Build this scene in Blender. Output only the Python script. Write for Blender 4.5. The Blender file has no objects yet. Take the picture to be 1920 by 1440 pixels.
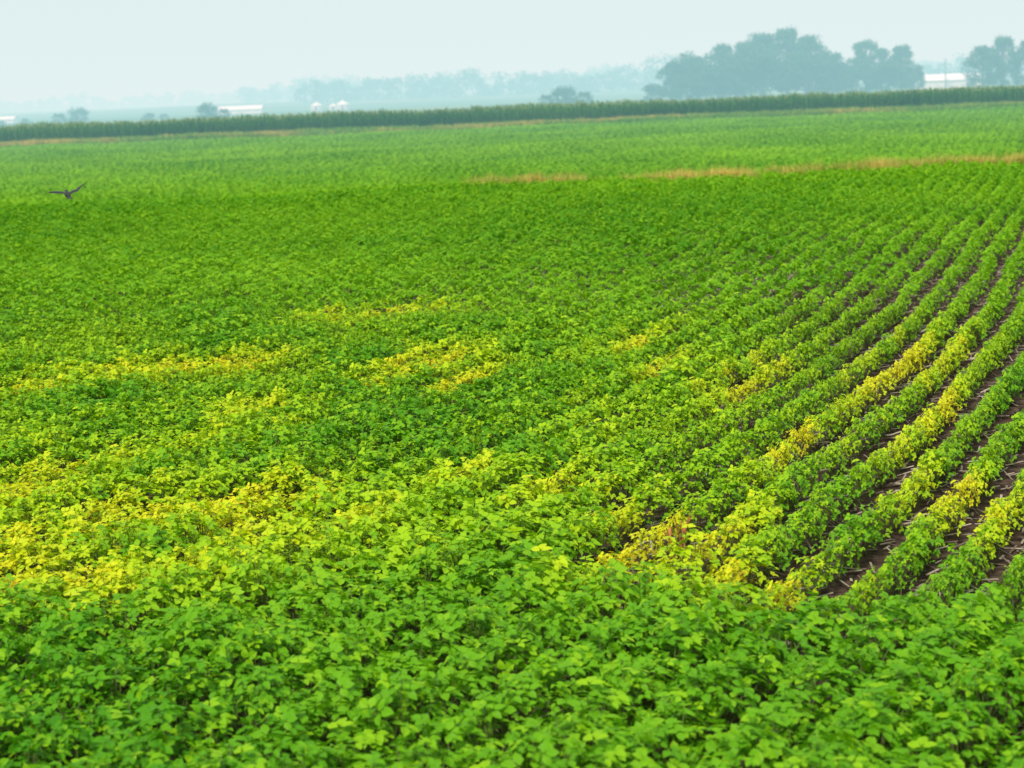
import bpy, math, random
import numpy as np
from mathutils import Vector, Matrix, noise, Euler
random.seed(7); rng=np.random.default_rng(7)
scene=bpy.context.scene
scene.view_settings.view_transform='Standard'
scene.view_settings.look='None'
scene.view_settings.exposure=0

# ---------------------------------------------------------------- terrain
def sm(t):
    t=np.clip(t,0,1); return t*t*(3-2*t)
HP=np.array([-500,0,50,60,66,78,90,104,150,190,262,400,700,900,1000,3000,9000],float)
HZ=np.array([0,0,0.0,0.0,-0.25,-1.35,-1.95,-1.75,-0.85,-0.15,0,-1.0,1.5,2.5,3,27,60],float)
def height(x,y):
    x=np.asarray(x,float); y=np.asarray(y,float)
    s=y-0.05*x
    z=(np.interp(s-3,HP,HZ)+np.interp(s,HP,HZ)+np.interp(s+3,HP,HZ))/3
    near=sm((260-y)/60)
    z=z+near*0.07*(np.sin(x*0.31+y*0.12+1)+np.sin(y*0.23-x*0.09))*sm((y-8)/20)
    far=sm((y-1000)/800)
    z=z+far*3*(np.sin(x*0.004+1.3)+np.sin(x*0.0017+y*0.002))
    return z
GD=np.array([-20,8,10,14,20,30,70,400],float)
GS=np.array([.64,.62,.58,.51,.44,.38,.34,.34],float)
_d=np.linspace(-20,400,4201); _s=np.interp(_d,GD,GS)
_g=np.concatenate([[0],np.cumsum((_s[1:]+_s[:-1])/2*np.diff(_d))]); _g-=np.interp(11,_d,_g)
def g(D): return np.interp(D,_d,_g)
def gs(D): return np.interp(D,GD,GS)

# ---------------------------------------------------------------- materials
def new_mat(name):
    m=bpy.data.materials.new(name); m.use_nodes=True
    nt=m.node_tree; nt.nodes.clear()
    out=nt.nodes.new('ShaderNodeOutputMaterial')
    return m,nt,out
def N(nt,t,**k):
    n=nt.nodes.new(t)
    for a,b in k.items(): setattr(n,a,b)
    return n
def mixc(nt,fac,a,b):
    n=N(nt,'ShaderNodeMix',data_type='RGBA')
    for sock,v in ((n.inputs[0],fac),(n.inputs[6],a),(n.inputs[7],b)):
        if isinstance(v,bpy.types.NodeSocket): nt.links.new(v,sock)
        elif isinstance(v,(int,float)): sock.default_value=v
        else: sock.default_value=(*v,1)
    return n.outputs[2]
def mth(nt,op,a,b=0.0,c=0.0,clamp=False):
    n=N(nt,'ShaderNodeMath',operation=op,use_clamp=clamp)
    for i,v in enumerate((a,b,c)):
        if isinstance(v,bpy.types.NodeSocket): nt.links.new(v,n.inputs[i])
        else: n.inputs[i].default_value=v
    return n.outputs[0]
def leaf_shader(nt,out,col,trans=0.3,rough=0.5,spec=0.3):
    p=N(nt,'ShaderNodeBsdfPrincipled'); p.inputs['Roughness'].default_value=rough
    p.inputs['Specular IOR Level'].default_value=spec
    t=N(nt,'ShaderNodeBsdfTranslucent'); mx=N(nt,'ShaderNodeMixShader'); mx.inputs[0].default_value=trans
    nt.links.new(col,p.inputs['Base Color']); nt.links.new(col,t.inputs['Color'])
    nt.links.new(p.outputs[0],mx.inputs[1]); nt.links.new(t.outputs[0],mx.inputs[2]); nt.links.new(mx.outputs[0],out.inputs[0])

def soy_material():
    m,nt,out=new_mat('soybean_leaf')
    lv=N(nt,'ShaderNodeAttribute',attribute_name='lv').outputs['Fac']
    hh=N(nt,'ShaderNodeAttribute',attribute_name='hh').outputs['Fac']
    ye=N(nt,'ShaderNodeAttribute',attribute_type='INSTANCER',attribute_name='yel').outputs['Fac']
    ti=N(nt,'ShaderNodeAttribute',attribute_type='INSTANCER',attribute_name='tint').outputs['Fac']
    green=mixc(nt,lv,(0.052,0.25,0.004),(0.138,0.42,0.007))
    green=mixc(nt,ti,green,(0.28,0.56,0.010))
    # chlorosis strongest on upper leaves
    a=mth(nt,'MULTIPLY_ADD',lv,0.50,-0.25)
    b=mth(nt,'MULTIPLY_ADD',hh,0.35,-0.22)
    yy=mth(nt,'ADD',mth(nt,'ADD',a,b),ye)
    f1=mth(nt,'MULTIPLY',yy,1.7,clamp=True)
    c1=mixc(nt,f1,green,(0.48,0.68,0.008))
    f2=mth(nt,'MULTIPLY_ADD',yy,1.6,-0.80,clamp=True)
    c2=mixc(nt,f2,c1,(0.78,0.74,0.015))
    gt=mth(nt,'GREATER_THAN',mth(nt,'ADD',mth(nt,'MULTIPLY',lv,0.5),mth(nt,'SUBTRACT',yy,hh)),1.10)
    c3=mixc(nt,mth(nt,'MULTIPLY',gt,0.7),c2,(0.50,0.26,0.03))
    leaf_shader(nt,out,c3,0.34,0.55,0.2)
    return m
def inst_leaf(name,ca,cb,cc,trans=0.25):
    m,nt,out=new_mat(name)
    lv=N(nt,'ShaderNodeAttribute',attribute_name='lv').outputs['Fac']
    ti=N(nt,'ShaderNodeAttribute',attribute_type='INSTANCER',attribute_name='tint').outputs['Fac']
    c=mixc(nt,lv,ca,cb); c=mixc(nt,ti,c,cc)
    leaf_shader(nt,out,c,trans,0.6,0.2)
    return m
def tree_mat(name,ca,cb):
    m,nt,out=new_mat(name)
    lv=N(nt,'ShaderNodeAttribute',attribute_name='lv').outputs['Fac']
    c=mixc(nt,lv,ca,cb); leaf_shader(nt,out,c,0.25,0.7,0.15); return m
def plain(name,col,rough=0.7,var=0.25,scale=3.0,metal=0):
    m,nt,out=new_mat(name)
    tc=N(nt,'ShaderNodeTexCoord'); nz=N(nt,'ShaderNodeTexNoise'); nz.inputs['Scale'].default_value=scale
    nt.links.new(tc.outputs['Object'],nz.inputs['Vector'])
    c=mixc(nt,nz.outputs['Fac'],tuple(v*(1-var) for v in col),tuple(min(1,v*(1+var)) for v in col))
    p=N(nt,'ShaderNodeBsdfPrincipled'); p.inputs['Roughness'].default_value=rough; p.inputs['Metallic'].default_value=metal
    nt.links.new(c,p.inputs['Base Color']); nt.links.new(p.outputs[0],out.inputs[0]); return m

SOY=soy_material()
STEM=plain('soybean_stem',(0.16,0.20,0.05))

# ---------------------------------------------------------------- mesh helper
def make_mesh(name,V,F,mat,lv=None,hh=None,mats=None,midx=None,smooth=False):
    me=bpy.data.meshes.new(name); me.from_pydata([tuple(v) for v in V],[],[tuple(f) for f in F])
    if mats:
        for mm in mats: me.materials.append(mm)
    else: me.materials.append(mat)
    if midx is not None: me.polygons.foreach_set('material_index',np.array(midx,np.int32))
    if lv is not None:
        a=me.attributes.new('lv','FLOAT','POINT'); a.data.foreach_set('value',np.array(lv,np.float32))
    if hh is not None:
        a=me.attributes.new('hh','FLOAT','POINT'); a.data.foreach_set('value',np.array(hh,np.float32))
    if smooth: me.polygons.foreach_set('use_smooth',np.ones(len(me.polygons),bool))
    me.update(); return me
def add_obj(name,me,loc=(0,0,0),parent=None,link=True):
    o=bpy.data.objects.new(name,me); o.location=loc
    if link: scene.collection.objects.link(o)
    if parent: o.parent=parent
    return o

class MB:
    def __init__(s): s.V=[];s.F=[];s.lv=[];s.hh=[];s.mi=[]
    def add(s,vs,fs,lv=0.5,hh=0.5,mi=0):
        b=len(s.V); s.V+= [tuple(v) for v in vs]; s.F+=[tuple(b+i for i in f) for f in fs]
        s.lv+=[lv]*len(vs); s.hh+=[hh]*len(vs); s.mi+=[mi]*len(fs)
    def mesh(s,name,mats,smooth=False):
        return make_mesh(name,s.V,s.F,None,s.lv,s.hh,mats=mats,midx=s.mi,smooth=smooth)
def frame(dirv,nrm):
    d=Vector(dirv).normalized(); n=Vector(nrm); n=(n-d*n.dot(d))
    if n.length<1e-4: n=Vector((0.3,0.2,1))-d*d.z
    n.normalize(); return d,n,d.cross(n)
def leaflet(mb,p,d,n,L,W,lv,hh,hi=True):
    d,n,s=frame(d,n); p=Vector(p)
    def P(a,b,c): return p+d*(a*L)+s*(b*W)+n*(c*L)
    if hi:
        vs=[P(0,0,0),P(.35,-.5,.10),P(.7,-.40,.05),P(1,0,-.10),P(.7,.40,.05),P(.35,.5,.10),P(.5,0,0.02)]
        fs=[(0,6,1),(1,6,2),(2,6,3),(3,6,4),(4,6,5),(5,6,0)]
    else:
        vs=[P(0,0,0),P(.45,-.5,.10),P(1,0,-.06),P(.45,.5,.10)]; fs=[(0,2,1),(0,3,2)]
    mb.add(vs,fs,lv,hh)
def soy_plant(name,ntri,L,hi,wx=.23,wy=.19,H=.46,stems=True):
    mb=MB(); R=random
    for i in range(ntri):
        a=R.uniform(0,2*math.pi); r=math.sqrt(R.uniform(0,1))
        ex,ey=r*math.cos(a),r*math.sin(a)
        top=math.sqrt(max(0.0,1-(ex*ex+ey*ey*.3)*0.95))
        z=H*(0.10+0.88*top)*R.uniform(.84,1.12)
        if R.random()<.15: z*=R.uniform(.35,.8)
        c=Vector((ex*wx,ey*wy,z))
        nrm=Vector((ex*1.1+R.gauss(0,.48),ey*.5+R.gauss(0,.48),.65+top*.3))
        ang=math.atan2(ey,ex)+R.gauss(0,1.0)
        d=Vector((math.cos(ang),math.sin(ang),R.uniform(-.6,.5)))
        d,n,s=frame(d,nrm); lv=R.random(); hh=min(1,z/H)
        ll=L*R.uniform(.65,1.25)
        leaflet(mb,c,d,n,ll,ll*.70,lv,hh,hi)
        for sg in (-1,1):
            dd=d*.35+s*sg*.9+n*R.uniform(-.4,.3)
            nn=n+s*sg*R.uniform(-.4,.6)
            leaflet(mb,c-d*ll*.15+s*sg*.004,dd,nn,ll*.92,ll*.64,min(1,max(0,lv+R.uniform(-.15,.15))),hh,hi)
        if stems and R.random()<.5:
            b=Vector((ex*.03,ey*wy*.6,z*.35)); w=.002
            mb.add([b+s*w,b-s*w,c-s*w,c+s*w],[(0,1,2,3)],.5,.5,1)
    if stems:
        for i in range(4):
            x0=R.uniform(-.03,.03); y0=R.uniform(-wy,wy)*.8; w=.005
            for dx,dy in ((w,0),(0,w)):
                mb.add([(x0-dx,y0-dy,-.03),(x0+dx,y0+dy,-.03),(x0*2+dx*.6,y0+dy*.6,H*.8),(x0*2-dx*.6,y0-dy*.6,H*.8)],[(0,1,2,3)],.5,.5,1)
    me=mb.mesh(name,[SOY,STEM]); return add_obj(name,me,link=False)

def collection(name,objs):
    c=bpy.data.collections.new(name)
    for o in objs: c.objects.link(o)
    return c
def scatter(name,coll,pts,rot,scl,idx,attrs):
    me=bpy.data.meshes.new(name); n=len(pts)
    me.vertices.add(n); me.vertices.foreach_set('co',np.asarray(pts,np.float32).ravel())
    for nm,arr,t,f in (('rot',rot,'FLOAT_VECTOR','vector'),('scl',scl,'FLOAT_VECTOR','vector'),('idx',idx,'INT','value')):
        a=me.attributes.new(nm,t,'POINT'); a.data.foreach_set(f,np.asarray(arr,np.int32 if t=='INT' else np.float32).ravel())
    for nm,arr in attrs.items():
        a=me.attributes.new(nm,'FLOAT','POINT'); a.data.foreach_set('value',np.asarray(arr,np.float32))
    o=add_obj(name,me)
    ng=bpy.data.node_groups.new(name+'_scatter','GeometryNodeTree')
    ng.interface.new_socket('Geometry',in_out='INPUT',socket_type='NodeSocketGeometry')
    ng.interface.new_socket('Geometry',in_out='OUTPUT',socket_type='NodeSocketGeometry')
    gi=ng.nodes.new('NodeGroupInput'); go=ng.nodes.new('NodeGroupOutput')
    ip=ng.nodes.new('GeometryNodeInstanceOnPoints'); ci=ng.nodes.new('GeometryNodeCollectionInfo')
    ci.inputs['Collection'].default_value=coll; ci.inputs['Separate Children'].default_value=True; ci.inputs['Reset Children'].default_value=True
    def na(nm,t):
        q=ng.nodes.new('GeometryNodeInputNamedAttribute'); q.data_type=t; q.inputs['Name'].default_value=nm; return q.outputs['Attribute']
    L=ng.links.new
    L(gi.outputs[0],ip.inputs['Points']); L(ci.outputs[0],ip.inputs['Instance'])
    ip.inputs['Pick Instance'].default_value=True
    L(na('idx','INT'),ip.inputs['Instance Index']); L(na('rot','FLOAT_VECTOR'),ip.inputs['Rotation']); L(na('scl','FLOAT_VECTOR'),ip.inputs['Scale'])
    L(ip.outputs[0],go.inputs[0])
    md=o.modifiers.new('scatter','NODES'); md.node_group=ng
    return o

# ---------------------------------------------------------------- soybean field
# chlorotic patches in the field: x, y, half width across rows, half length, strength
PATCH=[(-4.57,19.9,.9,.9,.85),(-3.6,20.4,.55,.8,1.1),(-6.0,18.9,1.1,.5,.85),(-7.2,18.2,1.1,.8,.85),
 (-3.6,12.7,1.6,1.6,.38),(-4.8,11.5,1.6,1.6,.40),(-2.2,10.9,1.2,1.0,.34),
 (-2.99,12.6,.9,.5,.8),(-2.24,12.7,.5,.8,1.15),(-3.6,12.0,1.1,.5,.85),(-4.3,13.4,1.0,.55,.95),(-3.3,10.6,1.0,.55,1.1),(-4.2,10.9,.9,.6,1.05),(-1.94,11.4,.35,.55,.95),
 (-1.43,11.9,.28,.5,1.1),(-4.1,14.4,1.0,.5,.75),(-2.9,17,.9,.7,.55),(-2.6,15.6,.7,.6,.55),(-5.4,15.5,1.0,.8,.45),
 (-.86,19.8,.38,1.6,.9),(-.6,18.6,.32,.8,1.0),(-1.4,20.2,.38,1.1,.6),(-2.0,25,.9,.8,.85),(-1.2,25.6,.45,.5,.75),
 (1.65,21.5,.3,1.2,.85),(1.78,19.1,.27,1.0,1.05),(2.76,18.8,.3,1.3,1.0),(2.5,17.6,.25,.8,.85),
 (4.39,18.8,.28,2.6,1.1),(4.97,19.1,.3,2.8,1.1),(5.56,19.6,.28,2.4,.9),(3.7,15,.3,1.3,.95),(4.3,16,.28,1.4,.85),(6.2,21,.28,2.2,.6),
 (1.05,11.1,.34,.75,1.3),(.73,10.9,.32,.65,1.25),(1.45,11.4,.32,.75,1.25),(.77,12.2,.26,.5,.85),(1.5,10.2,.32,.48,1.2),(1.78,9.9,.30,.42,1.15),(1.15,10.3,.30,.42,1.0),(.45,10.6,.25,.35,.85),
 (3.39,12.2,.27,.8,1.15),(3.62,11.5,.28,.6,1.05),(3.13,12.8,.25,.7,.9),(2.89,14.9,.28,1.0,.85),(2.4,14,.28,.9,.65),
 (-.27,13.6,.4,.45,.65),(.43,13,.35,.5,.7),(.6,15,.6,1.2,.25),(.1,16,.8,2,.2)]
PATCH=[(a*1.06,b*1.045,c,d,e) for a,b,c,d,e in PATCH]
def yellow(x,y):
    v=np.zeros_like(x)
    for px,py,sx,sy,s in PATCH:
        dy=y-py; dx=(x-px)-gs(py)*dy
        v=np.maximum(v,s*np.exp(-((dx/sx)**2+(dy/sy)**2)*.8))
    return v
def nz(x,y,s,o=0.0):
    return np.array([noise.noise(Vector((a*s+o,b*s,o*1.7))) for a,b in zip(x,y)])
def rows(D0,D1,step,pitch,kx=1.06,marg=3.0):
    X=[];Y=[];K=[]
    xm=.36*D1*kx+marg
    kmin=int((-xm-g(D1))/pitch)-2; kmax=int((xm-g(D0))/pitch)+2
    for k in range(kmin,kmax+1):
        y=np.arange(D0,D1,step*.9)+rng.uniform(0,step)
        y=y+rng.normal(0,step*.15,len(y))
        x=k*pitch+g(y)+rng.normal(0,.012,len(y))+.03*np.sin(y*.9+k*2.1)
        ok=(np.abs(x)<.36*y*kx+marg*np.minimum(1,.5+y/60))&(y>=D0)&(y<D1)
        X.append(x[ok]);Y.append(y[ok]);K.append(np.full(ok.sum(),k))
    return np.concatenate(X),np.concatenate(Y),np.concatenate(K)
def field(D0,D1,step,pitch,coll,nvar,name,sc=1.0,widen=1.0):
    x,y,k=rows(D0,D1,step,pitch)
    n=len(x); rn=nz(x,y,.55,3.1); rn2=nz(x,y,1.9,8.3); big=nz(x,y,.11,5.5); fine=nz(x,y,4.5,1.3)
    rowr=np.sin(k*12.9898)*43758.5453; rowr=rowr-np.floor(rowr)
    # blotchy outline: displace the lookup
    ye=yellow(x+.25*rn2,y+.35*fine)
    ye=ye*(1+.65*rn2+.6*fine)+np.where(ye>.12,(rowr-.5)*.2,0)
    mid=sm((y-9.6)/2)*sm((30-y)/8)
    ye=ye+mid*(.08+.26*rn+.26*rn2)
    ye=ye-.12*(1-mid)
    # openness of the rows (stunted plants, soil visible)
    r=x/y
    op=sm((r-.10)/.09)*sm((y-9.3)/1.0)*(.72+.28*sm((30-y)/8))*sm((60-y)/22)
    op=np.maximum(op,sm((ye-.35)/.4)*sm((r+.02)/.06)*sm((y-9.2)/.6))
    op=np.maximum(op,sm((ye-.45)/.4)*.66)
    op=np.maximum(op,.64*sm((r+.02)/.12)*sm((y-10.2)/2)*sm((44-y)/14))
    op=np.maximum(op,.48*sm((y-11)/4)*sm((66-y)/20))
    op=np.clip(op+(.40*rn2+.35*rn)*(op>.3),0,1.12)
    w=(1.22-.76*op)*widen; hgt=(1.04-.32*op)*(1+.14*rn2+.08*fine)-.06*np.clip(ye,0,1)
    sc3=np.stack([w*rng.uniform(.85,1.15,n),np.full(n,1.0)*rng.uniform(.95,1.2,n)*widen,hgt*rng.uniform(.84,1.14,n)],1)*sc
    dirx=-np.arctan(gs(y))+rng.integers(0,2,n)*math.pi+rng.normal(0,.10,n)
    rot=np.stack([rng.normal(0,.07,n),rng.normal(0,.07,n),dirx],1)
    tint=.27+.5*big+.2*rn+rng.normal(0,.06,n)+.12*sm((y-11)/8)-.10*sm((y-42)/15)*sm((75-y)/8)-.20*sm((11-y)/3)+.16*sm((y-85)/15)
    band=np.exp(-((x+.5+ (y-16)*.1)/1.6)**2)*sm((y-13)/3)*sm((24-y)/4)
    tint=np.clip(tint-.25*band,0,1); ye=np.clip(ye-.2*band*(ye<.4),-.3,1.3)
    pts=np.stack([x,y,height(x,y)],1)
    return scatter(name,coll,pts,rot,sc3,rng.integers(0,nvar,n),{'yel':ye,'tint':tint}),n
A=collection('soybean_plants',[soy_plant('soy_hi_%d'%i,42,.059,True) for i in range(7)])
B=collection('soybean_plants_mid',[soy_plant('soy_mid_%d'%i,32,.076,False,wy=.26,stems=False) for i in range(6)])
C=collection('soybean_plants_far',[soy_plant('soy_far_%d'%i,46,.14,False,wx=.46,wy=.55,H=.50,stems=False) for i in range(5)])
_,n1=field(5.4,26,.155,.53,A,7,'soybean_field')
_,n2=field(26,72,.27,.53,B,6,'soybean_field')
_,n3=field(72,214,.78,1.06,C,5,'soybean_field')
print('soy',n1,n2,n3)

# ---------------------------------------------------------------- ground
def axis(segs):
    out=[]
    for a,b,s in segs: out+=list(np.arange(a,b,s))
    return np.array(out+[segs[-1][1]])
ys=axis([(-60,0,6),(0,110,1.5),(110,300,5),(300,1000,25),(1000,9000,200)])
xp=axis([(0,40,2),(40,160,6),(160,600,25),(600,6000,200)]); xs=np.concatenate([-xp[:0:-1],xp])
GX,GY=np.meshgrid(xs,ys); GZ=height(GX,GY)
V=np.stack([GX.ravel(),GY.ravel(),GZ.ravel()],1); nx=len(xs); F=[]
for j in range(len(ys)-1):
    for i in range(nx-1):
        a=j*nx+i; F.append((a,a+1,a+1+nx,a+nx))
m,nt,out=new_mat('field_soil')
geo=N(nt,'ShaderNodeNewGeometry'); sep=N(nt,'ShaderNodeSeparateXYZ'); nt.links.new(geo.outputs['Position'],sep.inputs[0])
n1_=N(nt,'ShaderNodeTexNoise'); n1_.inputs['Scale'].default_value=9; n1_.inputs['Detail'].default_value=8; nt.links.new(geo.outputs['Position'],n1_.inputs['Vector'])
n2_=N(nt,'ShaderNodeTexNoise'); n2_.inputs['Scale'].default_value=.6; n2_.inputs['Detail'].default_value=5; nt.links.new(geo.outputs['Position'],n2_.inputs['Vector'])
cr=N(nt,'ShaderNodeValToRGB'); nt.links.new(n1_.outputs['Fac'],cr.inputs[0])
cr.color_ramp.elements[0].position=.3; cr.color_ramp.elements[0].color=(.028,.017,.012,1)
cr.color_ramp.elements[1].position=.75; cr.color_ramp.elements[1].color=(.14,.088,.065,1)
under=mixc(nt,n2_.outputs['Fac'],(.05,.15,.01),(.10,.24,.015))
f=mth(nt,'MULTIPLY',mth(nt,'SUBTRACT',sep.outputs[1],42.0),.05,clamp=True)
c=mixc(nt,f,cr.outputs[0],under)
vo=N(nt,'ShaderNodeTexVoronoi'); vo.inputs['Scale'].default_value=.0035; nt.links.new(geo.outputs['Position'],vo.inputs['Vector'])
sc_=N(nt,'ShaderNodeSeparateColor'); nt.links.new(vo.outputs['Color'],sc_.inputs[0])
farc=mixc(nt,sc_.outputs[0],(.05,.13,.03),(.16,.24,.07))
f2=mth(nt,'MULTIPLY',mth(nt,'SUBTRACT',sep.outputs[1],262.0),.05,clamp=True)
c=mixc(nt,f2,c,farc)
p=N(nt,'ShaderNodeBsdfPrincipled'); p.inputs['Roughness'].default_value=.95; p.inputs['Specular IOR Level'].default_value=.1
bp=N(nt,'ShaderNodeBump'); bp.inputs['Strength'].default_value=.8; bp.inputs['Distance'].default_value=.03
nt.links.new(n1_.outputs['Fac'],bp.inputs['Height']); nt.links.new(bp.outputs[0],p.inputs['Normal'])
nt.links.new(c,p.inputs['Base Color']); nt.links.new(p.outputs[0],out.inputs[0])
gme=make_mesh('ground',V,F,m,smooth=True); add_obj('ground',gme)

# crop residue (straw) between the rows
mb=MB()
ns=26000
sx=rng.uniform(-1,13,ns); sy=rng.uniform(8.5,34,ns)
keep=(sx/sy>0.0)&(sx/sy<.45); sx=sx[keep]; sy=sy[keep]; sz=height(sx,sy)
for x,y,z in zip(sx,sy,sz):
    a=random.uniform(0,math.pi); L=random.uniform(.03,.12); w=random.uniform(.004,.010)
    t=random.uniform(-.3,.3); dx,dy=math.cos(a)*L,math.sin(a)*L; px,py=-math.sin(a)*w,math.cos(a)*w; zz=z+random.uniform(.012,.045)
    mb.add([(x-dx-px,y-dy-py,zz-t*L*.3),(x+dx-px,y+dy-py,zz+t*L),(x+dx+px,y+dy+py,zz+t*L+.004),(x-dx+px,y-dy+py,zz-t*L*.3+.004)],[(0,1,2,3)],random.random(),.5)
straw=tree_mat('straw',(.16,.11,.08),(.66,.55,.44))
add_obj('crop_residue',mb.mesh('crop_residue',[straw]))

# ---------------------------------------------------------------- grasses and corn
def blade(mb,base,yaw,L,W,lean,curl,lv,seg=4,mi=0,hh=.5):
    pts=[];d=Vector((math.cos(yaw),math.sin(yaw),0)); s=Vector((-d.y,d.x,0)); p=Vector(base); ang=lean
    for i in range(seg+1):
        t=i/seg; w=W*(1-t)**.6*(.6+.8*min(1,t*3)) if i<seg else W*.05
        pts+=[p-s*w/2,p+s*w/2]
        p=p+(d*math.sin(ang)+Vector((0,0,math.cos(ang))))*(L/seg); ang+=curl/seg
    mb.add(pts,[(2*i,2*i+1,2*i+3,2*i+2) for i in range(seg)],lv,hh,mi)
GRASS=inst_leaf('dry_grass_blades',(.10,.28,.02),(.24,.42,.04),(.74,.52,.14))
def tuft(name,n=60,H=.6,W=.02,R=.22):
    mb=MB()
    for i in range(n):
        a=random.uniform(0,6.28); r=R*math.sqrt(random.random())
        blade(mb,(r*math.cos(a),r*math.sin(a),0),random.uniform(0,6.28),H*random.uniform(.5,1.15),W,random.uniform(0,.35),random.uniform(.1,1.1),random.random(),3)
    return add_obj(name,mb.mesh(name,[GRASS]),link=False)
G=collection('grass_tufts',[tuft('tuft_%d'%i) for i in range(4)])
G2=collection('weed_tufts',[tuft('weed_%d'%i,60,1.0,.07,.6) for i in range(4)])
def simple_scatter(name,coll,nv,x,y,smin,smax,tint,zoff=0.0,squash=None):
    n=len(x); s=rng.uniform(smin,smax,n); s3=np.stack([s,s,s*(squash if squash is not None else rng.uniform(.85,1.15,n))],1)
    return scatter(name,coll,np.stack([x,y,height(x,y)+zoff],1),np.stack([rng.normal(0,.05,n),rng.normal(0,.05,n),rng.uniform(0,6.28,n)],1),s3,rng.integers(0,nv,n),{'tint':np.clip(tint,0,1)})
# dry grass strip along the crest
n=3800; x=rng.uniform(-1.6,34,n); y=64.6+rng.normal(0,1.4,n)+.05*x
dens=np.where(x<3.2,1.0,np.where(x<11,.28,.75))
hn=nz(x,y,.35,2.2); keep=rng.uniform(0,1,n)<dens*(.6+1.5*hn)
x,y,hn=x[keep],y[keep],hn[keep]
simple_scatter('dry_grass_strip',G,4,x,y,.7,1.3,.55+.9*hn+rng.normal(0,.2,len(x)),zoff=.12)
# grassy margin in front of the corn
n=9000; x=rng.uniform(-92,92,n); y=rng.uniform(205,214.5,n)
tn=nz(x,y*3,.05,6.6); tn2=nz(x,y*2,.3,1.6)
simple_scatter('grass_margin',G2,4,x,y,.6,1.2,.08+1.2*tn+.6*tn2+rng.normal(0,.16,n))
CORN=inst_leaf('corn_leaf',(.035,.17,.02),(.080,.28,.03),(.14,.34,.04))
TASS=plain('corn_tassel',(.34,.34,.10))
def corn(name):
    mb=MB(); H=2.35*random.uniform(.93,1.05)
    for k in range(5):
        a0,a1=k*1.2566,(k+1)*1.2566; r0,r1=.03,.012
        mb.add([(r0*math.cos(a0),r0*math.sin(a0),0),(r0*math.cos(a1),r0*math.sin(a1),0),(r1*math.cos(a1),r1*math.sin(a1),H*.9),(r1*math.cos(a0),r1*math.sin(a0),H*.9)],[(0,1,2,3)],.4)
    yaw=random.uniform(0,6.28)
    for i in range(13):
        z=H*(.15+.72*i/12); blade(mb,(0,0,z),yaw+random.gauss(0,.4),random.uniform(.6,.85)*(1-.25*i/12),.105,random.uniform(.3,.6),random.uniform(1.1,1.9),random.random(),4); yaw+=math.pi
    for i in range(6): blade(mb,(0,0,H*.88),random.uniform(0,6.28),.34,.025,random.uniform(0,.4),.3,.5,2,1)
    return add_obj(name,mb.mesh(name,[CORN,TASS]),link=False)
K=collection('corn_plants',[corn('corn_%d'%i) for i in range(6)])
X=[];Y=[]
for r in range(12):
    xx=np.arange(-96,96,.32); xx=xx+rng.normal(0,.05,len(xx)); X.append(xx); Y.append(np.full(len(xx),215.2+r*.78)+rng.normal(0,.05,len(xx)))
x=np.concatenate(X);y=np.concatenate(Y); cn=nz(x,y,.06,1.1); cn2=nz(x,y,.5,4.1)
simple_scatter('corn_field',K,6,x,y,1.12,1.32,.35+.8*cn+rng.normal(0,.15,len(x)),squash=1+.10*cn+.14*cn2)

# ---------------------------------------------------------------- trees
TL=[tree_mat('tree_foliage_a',(.022,.075,.020),(.095,.22,.04)),tree_mat('tree_foliage_b',(.018,.062,.022),(.070,.17,.04))]
BARK=plain('bark',(.12,.09,.065))
def limb(mb,a,b,r0,r1,mi=1,seg=6):
    a=Vector(a);b=Vector(b);d=(b-a).normalized(); u=d.orthogonal().normalized(); v=d.cross(u); vs=[]
    for P_,r in ((a,r0),(b,r1)):
        for k in range(seg):
            t=2*math.pi*k/seg; vs.append(P_+u*math.cos(t)*r+v*math.sin(t)*r)
    mb.add(vs,[(k,(k+1)%seg,seg+(k+1)%seg,seg+k) for k in range(seg)],.5,.5,mi)
def quads(mb,c,rad,n,size):
    for i in range(n):
        v=Vector((random.gauss(0,1),random.gauss(0,1),random.gauss(0,1))).normalized()
        rr=random.uniform(.45,1.05); p=Vector(c)+Vector((v.x*rad[0],v.y*rad[1],v.z*rad[2]))*rr
        nn=(v+Vector((random.gauss(0,.5),random.gauss(0,.5),random.gauss(0,.5)))).normalized(); u=nn.orthogonal().normalized()
        u=Matrix.Rotation(random.uniform(0,6.28),3,nn)@u; w=nn.cross(u); s=size*random.uniform(.6,1.3)
        mb.add([p-u*s,p+w*s*.5,p+u*s,p-w*s*.5],[(0,1,2,3)],min(1,max(0,random.gauss(.5,.2))))
def tree(name,H,W,nl,nq,seed,base=.02,size=.5):
    random.seed(seed); mb=MB()
    limb(mb,(0,0,-.5),(0,0,H*.35),H*.028,H*.02)
    limb(mb,(0,0,H*.35),(random.uniform(-.4,.4),0,H*.75),H*.02,H*.008)
    for i in range(nl):
        t=random.random()**.85; z=H*(base+.10+(.88-base-.10)*t)
        prof=(max(0.02,1-(max(0,t-.35)/.68)**2))**.5*(.78+.22*min(1,t/.4))
        a=random.uniform(0,6.28); r=W*.5*prof*math.sqrt(random.uniform(.05,1))*.9
        c=(r*math.cos(a),r*math.sin(a),z); lr=W*random.uniform(.10,.18)
        limb(mb,(0,0,min(z*.7,H*.6)),c,H*.009,H*.002)
        quads(mb,c,(lr,lr,lr*random.uniform(.6,.85)),nq,size)
    return mb.mesh(name,[TL[seed%2],BARK])
TM=[tree('tree_mesh_a',22,19,62,90,1),tree('tree_mesh_b',24,17,62,90,2),tree('tree_mesh_c',18,18,56,80,3),tree('tree_mesh_d',20,14,50,80,4)]
BM=[tree('bush_mesh_a',7,13,30,90,5,.0,.32),tree('bush_mesh_b',7,10,26,90,6,.0,.3)]
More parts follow.
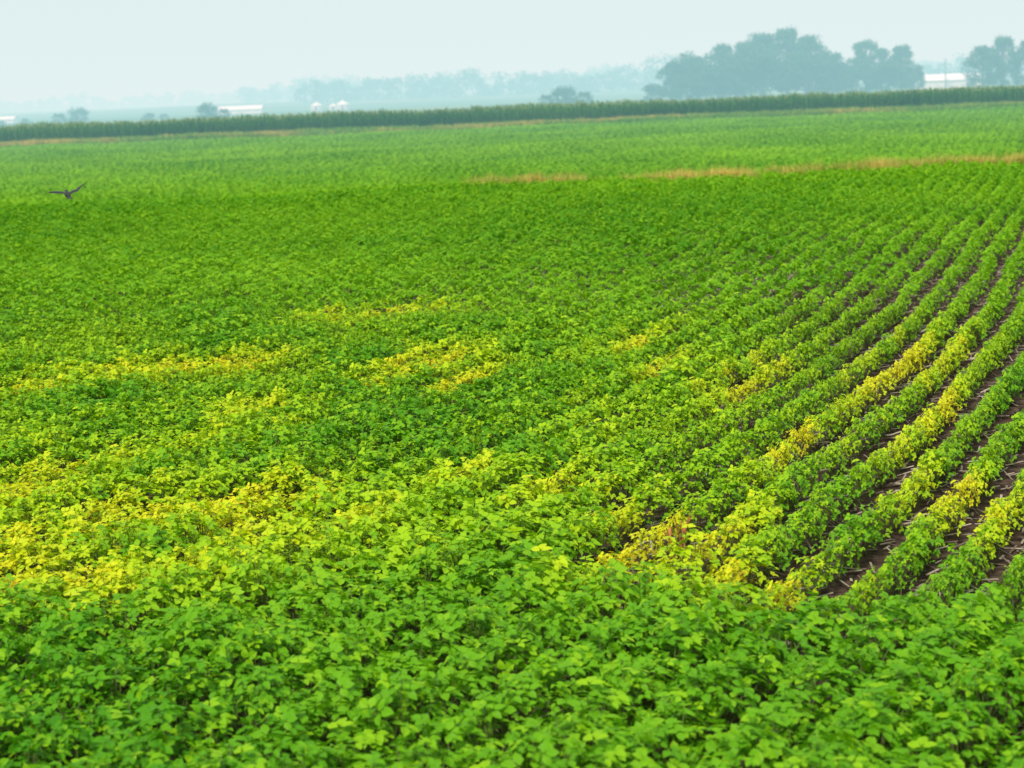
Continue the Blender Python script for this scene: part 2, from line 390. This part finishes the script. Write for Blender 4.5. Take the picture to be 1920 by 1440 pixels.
def put_tree(me,baseH,x,y,top,wscale=1.0,nm='deciduous_tree'):
    z=float(height(x,y)); o=add_obj(nm,me,(x,y,z-.2)); s=(top-z)/baseH
    o.scale=(s*wscale,s*wscale,s); o.rotation_euler=(0,0,random.uniform(0,6.28)); return o
random.seed(11)
for me,bh,x,y,top,ws in [
 (2,18,60,640,9,1.2),(0,22,67,640,17,.9),(2,18,73,636,21,.9),(3,20,80,655,19,1.1),(0,22,88,645,24,.9),(1,24,96,640,25,.9),(0,22,105,650,28,.9),(1,24,113,640,30,.95),
 (0,22,121,640,26,.85),(2,18,128,640,20,.9),(2,18,135,650,16,1.2),(1,24,144,640,23.5,.95),(3,20,152,648,20,1.1),(0,22,158,640,20.5,.85),(2,18,164,645,13,.9),
 (0,22,178,600,18,.95),(1,24,187,605,22,.95),(0,22,196,600,20,1.0),(2,18,206,600,18,1.1),(2,18,100,625,20,1.2),(2,18,84,628,17,1.3),(2,18,118,628,19,1.3),(2,18,150,628,14,1.4),(2,18,136,628,12,1.5),(2,18,72,628,12,1.4),(2,18,92,630,20,1.2)]:
    put_tree(TM[me],bh,x,y,top,ws)
for me,bh,x,y,top,ws in [(0,7,24,600,8.6,.85),(1,7,17,604,5.8,1.0),(1,7,31,602,6.4,.9),(0,7,-108,600,7.6,.75),(1,7,-103,604,5.4,.8),(0,7,-182,700,8.4,.9),(1,7,-191,702,6.4,1.1),
 (1,7,-205,700,4.8,1.1),(0,7,-152,700,5.0,1.1),(1,7,-212,690,4.2,1.2),(1,7,-146,704,4.4,1.2)]:
    put_tree(BM[me],bh,x,y,top,ws,'shrubby_tree')
def tree_line(name,d,x0,x1,step,hmin,hmax,seed,dens=1.0,sz=1.0):
    random.seed(seed); mb=MB(); x=x0
    while x<x1:
        if noise.noise(Vector((x*.006,seed*3.3,0)))>-.3*dens:
            yy=d+random.uniform(-40,40); z=float(height(x,yy)); H=random.uniform(hmin,hmax)*(1+.7*noise.noise(Vector((x*.012,seed,2)))); W=H*random.uniform(.8,1.2)
            limb(mb,(x,yy,z-.5),(x,yy,z+H*.6),.4,.15)
            for l in range(9):
                t=random.random(); a=random.uniform(0,6.28); q=W*.5*random.random()**.5*(1-.5*t)
                quads(mb,(x+q*math.cos(a),yy+q*math.sin(a),z+H*(.05+.74*t)),(W*.26,W*.26,H*.17),26,sz)
        x+=step*random.uniform(.5,1.5)
    add_obj(name,mb.mesh(name,[TL[1],BARK]))
tree_line('distant_tree_line',1350,-160,60,5,15,24,3,1.6,1.3)
tree_line('distant_tree_line',1300,60,190,5,15,23,13,1.6,1.3)
tree_line('distant_tree_line',1250,330,640,7,10,17,4,1.6,1.2)
tree_line('distant_tree_line',1900,-300,800,8,18,27,5,1.8,1.7)
tree_line('distant_tree_line',2700,-1000,1000,10,16,28,9,1.8,2.2)

# ---------------------------------------------------------------- farm buildings
WHITE=plain('white_metal_cladding',(.80,.81,.82),.45,.03,.5); ROOF=plain('white_metal_roof',(.82,.83,.84),.4,.03,.5)
GALV=plain('galvanised_steel',(.62,.64,.66),.4,.08,.5); DARKM=plain('dark_opening',(.05,.055,.06)); STEEL=plain('weathered_steel',(.2,.21,.22))
def box(mb,x0,x1,y0,y1,z0,z1,mi=0):
    mb.add([(x0,y0,z0),(x1,y0,z0),(x1,y1,z0),(x0,y1,z0),(x0,y0,z1),(x1,y0,z1),(x1,y1,z1),(x0,y1,z1)],[(0,3,2,1),(4,5,6,7),(0,1,5,4),(1,2,6,5),(2,3,7,6),(3,0,4,7)],.5,.5,mi)
def part(parent,name,fn,mats):
    mb=MB(); fn(mb); return add_obj(name,mb.mesh(name,mats),parent=parent)
def barn(name,x,y,L,Wd,eave,ridge,rot=0,openings=5):
    e=bpy.data.objects.new(name,None); scene.collection.objects.link(e); e.location=(x,y,float(height(x,y))); e.rotation_euler=(0,0,rot)
    def walls(mb):
        box(mb,-L/2,L/2,-Wd/2,Wd/2,-1,eave)
        for sx_ in (-1,1):
            X_=sx_*L/2; mb.add([(X_,-Wd/2,eave),(X_,Wd/2,eave),(X_,0,ridge-.1)],[(0,1,2)])
    def roof(mb):
        o=.5
        for s in (-1,1):
            mb.add([(-L/2-o,s*(Wd/2+o),eave-.1),(L/2+o,s*(Wd/2+o),eave-.1),(L/2+o,0,ridge),(-L/2-o,0,ridge),
                    (-L/2-o,s*(Wd/2+o),eave+.05),(L/2+o,s*(Wd/2+o),eave+.05),(L/2+o,0,ridge+.15),(-L/2-o,0,ridge+.15)],[(0,1,2,3),(4,5,6,7),(0,1,5,4),(1,2,6,5),(0,3,7,4)])
    def doors(mb):
        for i in range(openings):
            cx=-L/2+L*(i+.5)/openings; w=1.6 if i!=openings//2 else 3.4; h=.8 if i!=openings//2 else eave*.75
            z0=eave*.4 if i!=openings//2 else 0
            box(mb,cx-w/2,cx+w/2,-Wd/2-.05,-Wd/2-.004,z0,z0+h)
    part(e,'walls',walls,[WHITE]); part(e,'roof',roof,[ROOF]); part(e,'doors_and_windows',doors,[GALV]); return e
barn('white_barn',-144,900,24,11,2.3,4.3)
barn('white_barn',-276,900,14,9,2.0,3.6,0,3)
barn('white_barn',192,700,27,12,3.6,6.2)
def grain_bin(x,y,r,wall,top):
    e=bpy.data.objects.new('grain_bin',None); scene.collection.objects.link(e); e.location=(x,y,float(height(x,y)))
    def w(mb):
        S=28; prof=[(r,-.5)]
        k=int(wall/.4)
        for i in range(k): prof+=[(r+.03,wall*(i+.3)/k),(r,wall*(i+1)/k)]
        vs=[(q*math.cos(6.28318*j/S),q*math.sin(6.28318*j/S),z) for q,z in prof for j in range(S)]
        mb.add(vs,[(a*S+j,a*S+(j+1)%S,(a+1)*S+(j+1)%S,(a+1)*S+j) for a in range(len(prof)-1) for j in range(S)])
    def rf(mb):
        S=28; prof=[(r+.15,wall-.05),(.5,top-.3),(.5,top),(.01,top+.1)]
        vs=[(q*math.cos(6.28318*j/S),q*math.sin(6.28318*j/S),z) for q,z in prof for j in range(S)]
        mb.add(vs,[(a*S+j,a*S+(j+1)%S,(a+1)*S+(j+1)%S,(a+1)*S+j) for a in range(3) for j in range(S)])
    part(e,'bin_wall',w,[GALV]); part(e,'conical_roof',rf,[ROOF])
    part(e,'door',lambda mb:box(mb,-.5,.5,-r-.12,-r-.04,.3,2.2),[DARKM])
grain_bin(-102,900,3.3,3.0,4.8); grain_bin(-93,902,2.6,2.2,3.6); grain_bin(-87.5,900,3.8,3.0,5.2)
def lattice(name,x,y,H,w0,w1):
    mb=MB(); n=int(H/2.5)
    def c(k,z):
        w=(w0+(w1-w0)*z/H)/2; return Vector(((-w,w,w,-w)[k],(-w,-w,w,w)[k],z))
    for i in range(n):
        z0,z1=H*i/n,H*(i+1)/n
        for k in range(4):
            limb(mb,c(k,z0),c(k,z1),.07,.07,0,4); limb(mb,c(k,z0),c((k+1)%4,z1),.04,.04,0,4)
    add_obj(name,mb.mesh(name,[STEEL]),(x,y,float(height(x,y)))); return
lattice('grain_elevator_tower',-102.5,906,17,1.6,1.2)
lattice('power_line_tower',189,690,13,.5,.25)  # thin lattice tower of the power line

# ---------------------------------------------------------------- bird in flight
def build_bird():
    mb=MB(); S=10
    prof=[(-.13,.004,.0),(-.10,.018,.0),(-.05,.036,-.002),(0,.043,-.004),(.05,.038,0),(.085,.026,.008),(.105,.026,.014),(.125,.022,.016),(.14,.010,.014),(.165,.002,.010)]
    vs=[(q*math.cos(2*math.pi*j/S),yy,z+q*.9*math.sin(2*math.pi*j/S)) for yy,q,z in prof for j in range(S)]
    mb.add(vs,[(a*S+j,a*S+(j+1)%S,(a+1)*S+(j+1)%S,(a+1)*S+j) for a in range(len(prof)-1) for j in range(S)])
    # fanned tail
    mb.add([(-.012,-.10,.004),(.012,-.10,.004),(.05,-.21,.0),(.025,-.225,.002),(0,-.215,.004),(-.025,-.225,.002),(-.05,-.21,0)],[(0,1,2,3,4),(0,4,5,6)])
    def wing(sg,e1,e2):
        # shoulder, wrist, tip with feather trailing edge
        sh=Vector((sg*.03,.04,.02)); L1,L2=.10,.12
        wr=sh+Vector((sg*L1*math.cos(e1),.03,L1*math.sin(e1))); tp=wr+Vector((sg*L2*math.cos(e2),-.05,L2*math.sin(e2)))
        lead=[sh,(sh+wr)/2+Vector((0,.012,.004)),wr,wr.lerp(tp,.5)+Vector((0,.01,.003)),tp]
        ch=[.10,.105,.11,.085,.012]
        vs=[]
        for p_,c_ in zip(lead,ch): vs+=[p_,p_+Vector((0,-c_*.5,.006)),p_+Vector((0,-c_,-.004))]
        mb.add(vs,[(3*i+k,3*i+3+k,3*i+4+k,3*i+1+k) for i in range(4) for k in range(2)])
        for i in range(5):
            p_=wr.lerp(tp,.25+.17*i); mb.add([p_,p_+Vector((sg*.012,-.02,0)),p_+Vector((sg*.03*math.cos(e2),-.10+.012*i,.03*math.sin(e2)))],[(0,1,2)])
    wing(-1,.16,.02); wing(1,.30,.70)
    BK=plain('black_feathers',(.012,.010,.010),.5,.3,40)
    o=add_obj('flying_bird',mb.mesh('flying_bird',[BK]),(-5.28,19.5,2.70)); o.rotation_euler=(math.radians(14),0,math.radians(22)); o.scale=(.88,.88,.88)
build_bird()
# red-brown dead weed standing in the yellow rows
mb=MB(); random.seed(5)
for i in range(5):
    a=random.uniform(0,6.28); q=Vector((random.uniform(-.05,.05),random.uniform(-.05,.05),.25)); L=random.uniform(.22,.40)
    e_=q+Vector((math.cos(a)*.10,math.sin(a)*.1,L*random.uniform(.5,.9))); limb(mb,q,e_,.006,.003,0,5)
    blade(mb,q.lerp(e_,.6),random.uniform(0,6.28),.12,.012,.6,.8,.5,3,0)
add_obj('dead_weed',mb.mesh('dead_weed',[plain('dead_stem',(.42,.12,.03))]),(1.2,11.5,.0))

# ---------------------------------------------------------------- haze over the valley (absorbing air, its glow imitates scattered daylight)
mb=MB(); box(mb,-6500,6500,95,9500,-30,75)
m,nt,out=new_mat('glowing_haze')
SG=(1/1300,1/700,1/640); LZ=(.77,.885,.885)
va=N(nt,'ShaderNodeVolumeAbsorption'); D_=max(SG)*1.02; va.inputs['Density'].default_value=D_; va.inputs['Color'].default_value=(1-SG[0]/D_,1-SG[1]/D_,1-SG[2]/D_,1)
em=N(nt,'ShaderNodeEmission'); e3=[a*b for a,b in zip(SG,LZ)]; mxe=max(e3); em.inputs['Color'].default_value=(e3[0]/mxe,e3[1]/mxe,e3[2]/mxe,1); em.inputs['Strength'].default_value=mxe
ad=N(nt,'ShaderNodeAddShader'); nt.links.new(va.outputs[0],ad.inputs[0]); nt.links.new(em.outputs[0],ad.inputs[1]); nt.links.new(ad.outputs[0],out.inputs['Volume'])
add_obj('haze',mb.mesh('haze',[m]))

# ---------------------------------------------------------------- light
EL,AZ=math.radians(52),math.radians(205)
w=bpy.data.worlds.new('World'); scene.world=w; w.use_nodes=True; nt=w.node_tree; nt.nodes.clear()
out=N(nt,'ShaderNodeOutputWorld'); bg=N(nt,'ShaderNodeBackground'); sky=N(nt,'ShaderNodeTexSky',sky_type='NISHITA'); sky.sun_disc=False
sky.sun_elevation=EL; sky.sun_rotation=AZ; sky.dust_density=4
c=mixc(nt,.93,sky.outputs[0],(7.6,8.7,8.5)); nt.links.new(c,bg.inputs[0]); bg.inputs[1].default_value=.1; nt.links.new(bg.outputs[0],out.inputs[0])
ld=bpy.data.lights.new('sun','SUN'); ld.energy=3.3; ld.angle=math.radians(10); ld.color=(1,.96,.86)
so=bpy.data.objects.new('sun',ld); scene.collection.objects.link(so)
dv=Vector((math.sin(AZ)*math.cos(EL),math.cos(AZ)*math.cos(EL),math.sin(EL))); so.rotation_euler=dv.to_track_quat('Z','Y').to_euler()

# ---------------------------------------------------------------- camera
cd=bpy.data.cameras.new('camera'); cam=bpy.data.objects.new('camera',cd); scene.collection.objects.link(cam)
cd.sensor_width=36; cd.lens=56.25; cd.clip_end=20000; cd.clip_start=.1
cam.location=(0,0,3.6)
cam.rotation_euler=(Matrix.Rotation(math.radians(90-10.02),3,'X')@Matrix.Rotation(-.04,3,'Z')).to_euler()
cd.dof.use_dof=True; cd.dof.focus_distance=15; cd.dof.aperture_fstop=2.0
scene.camera=cam
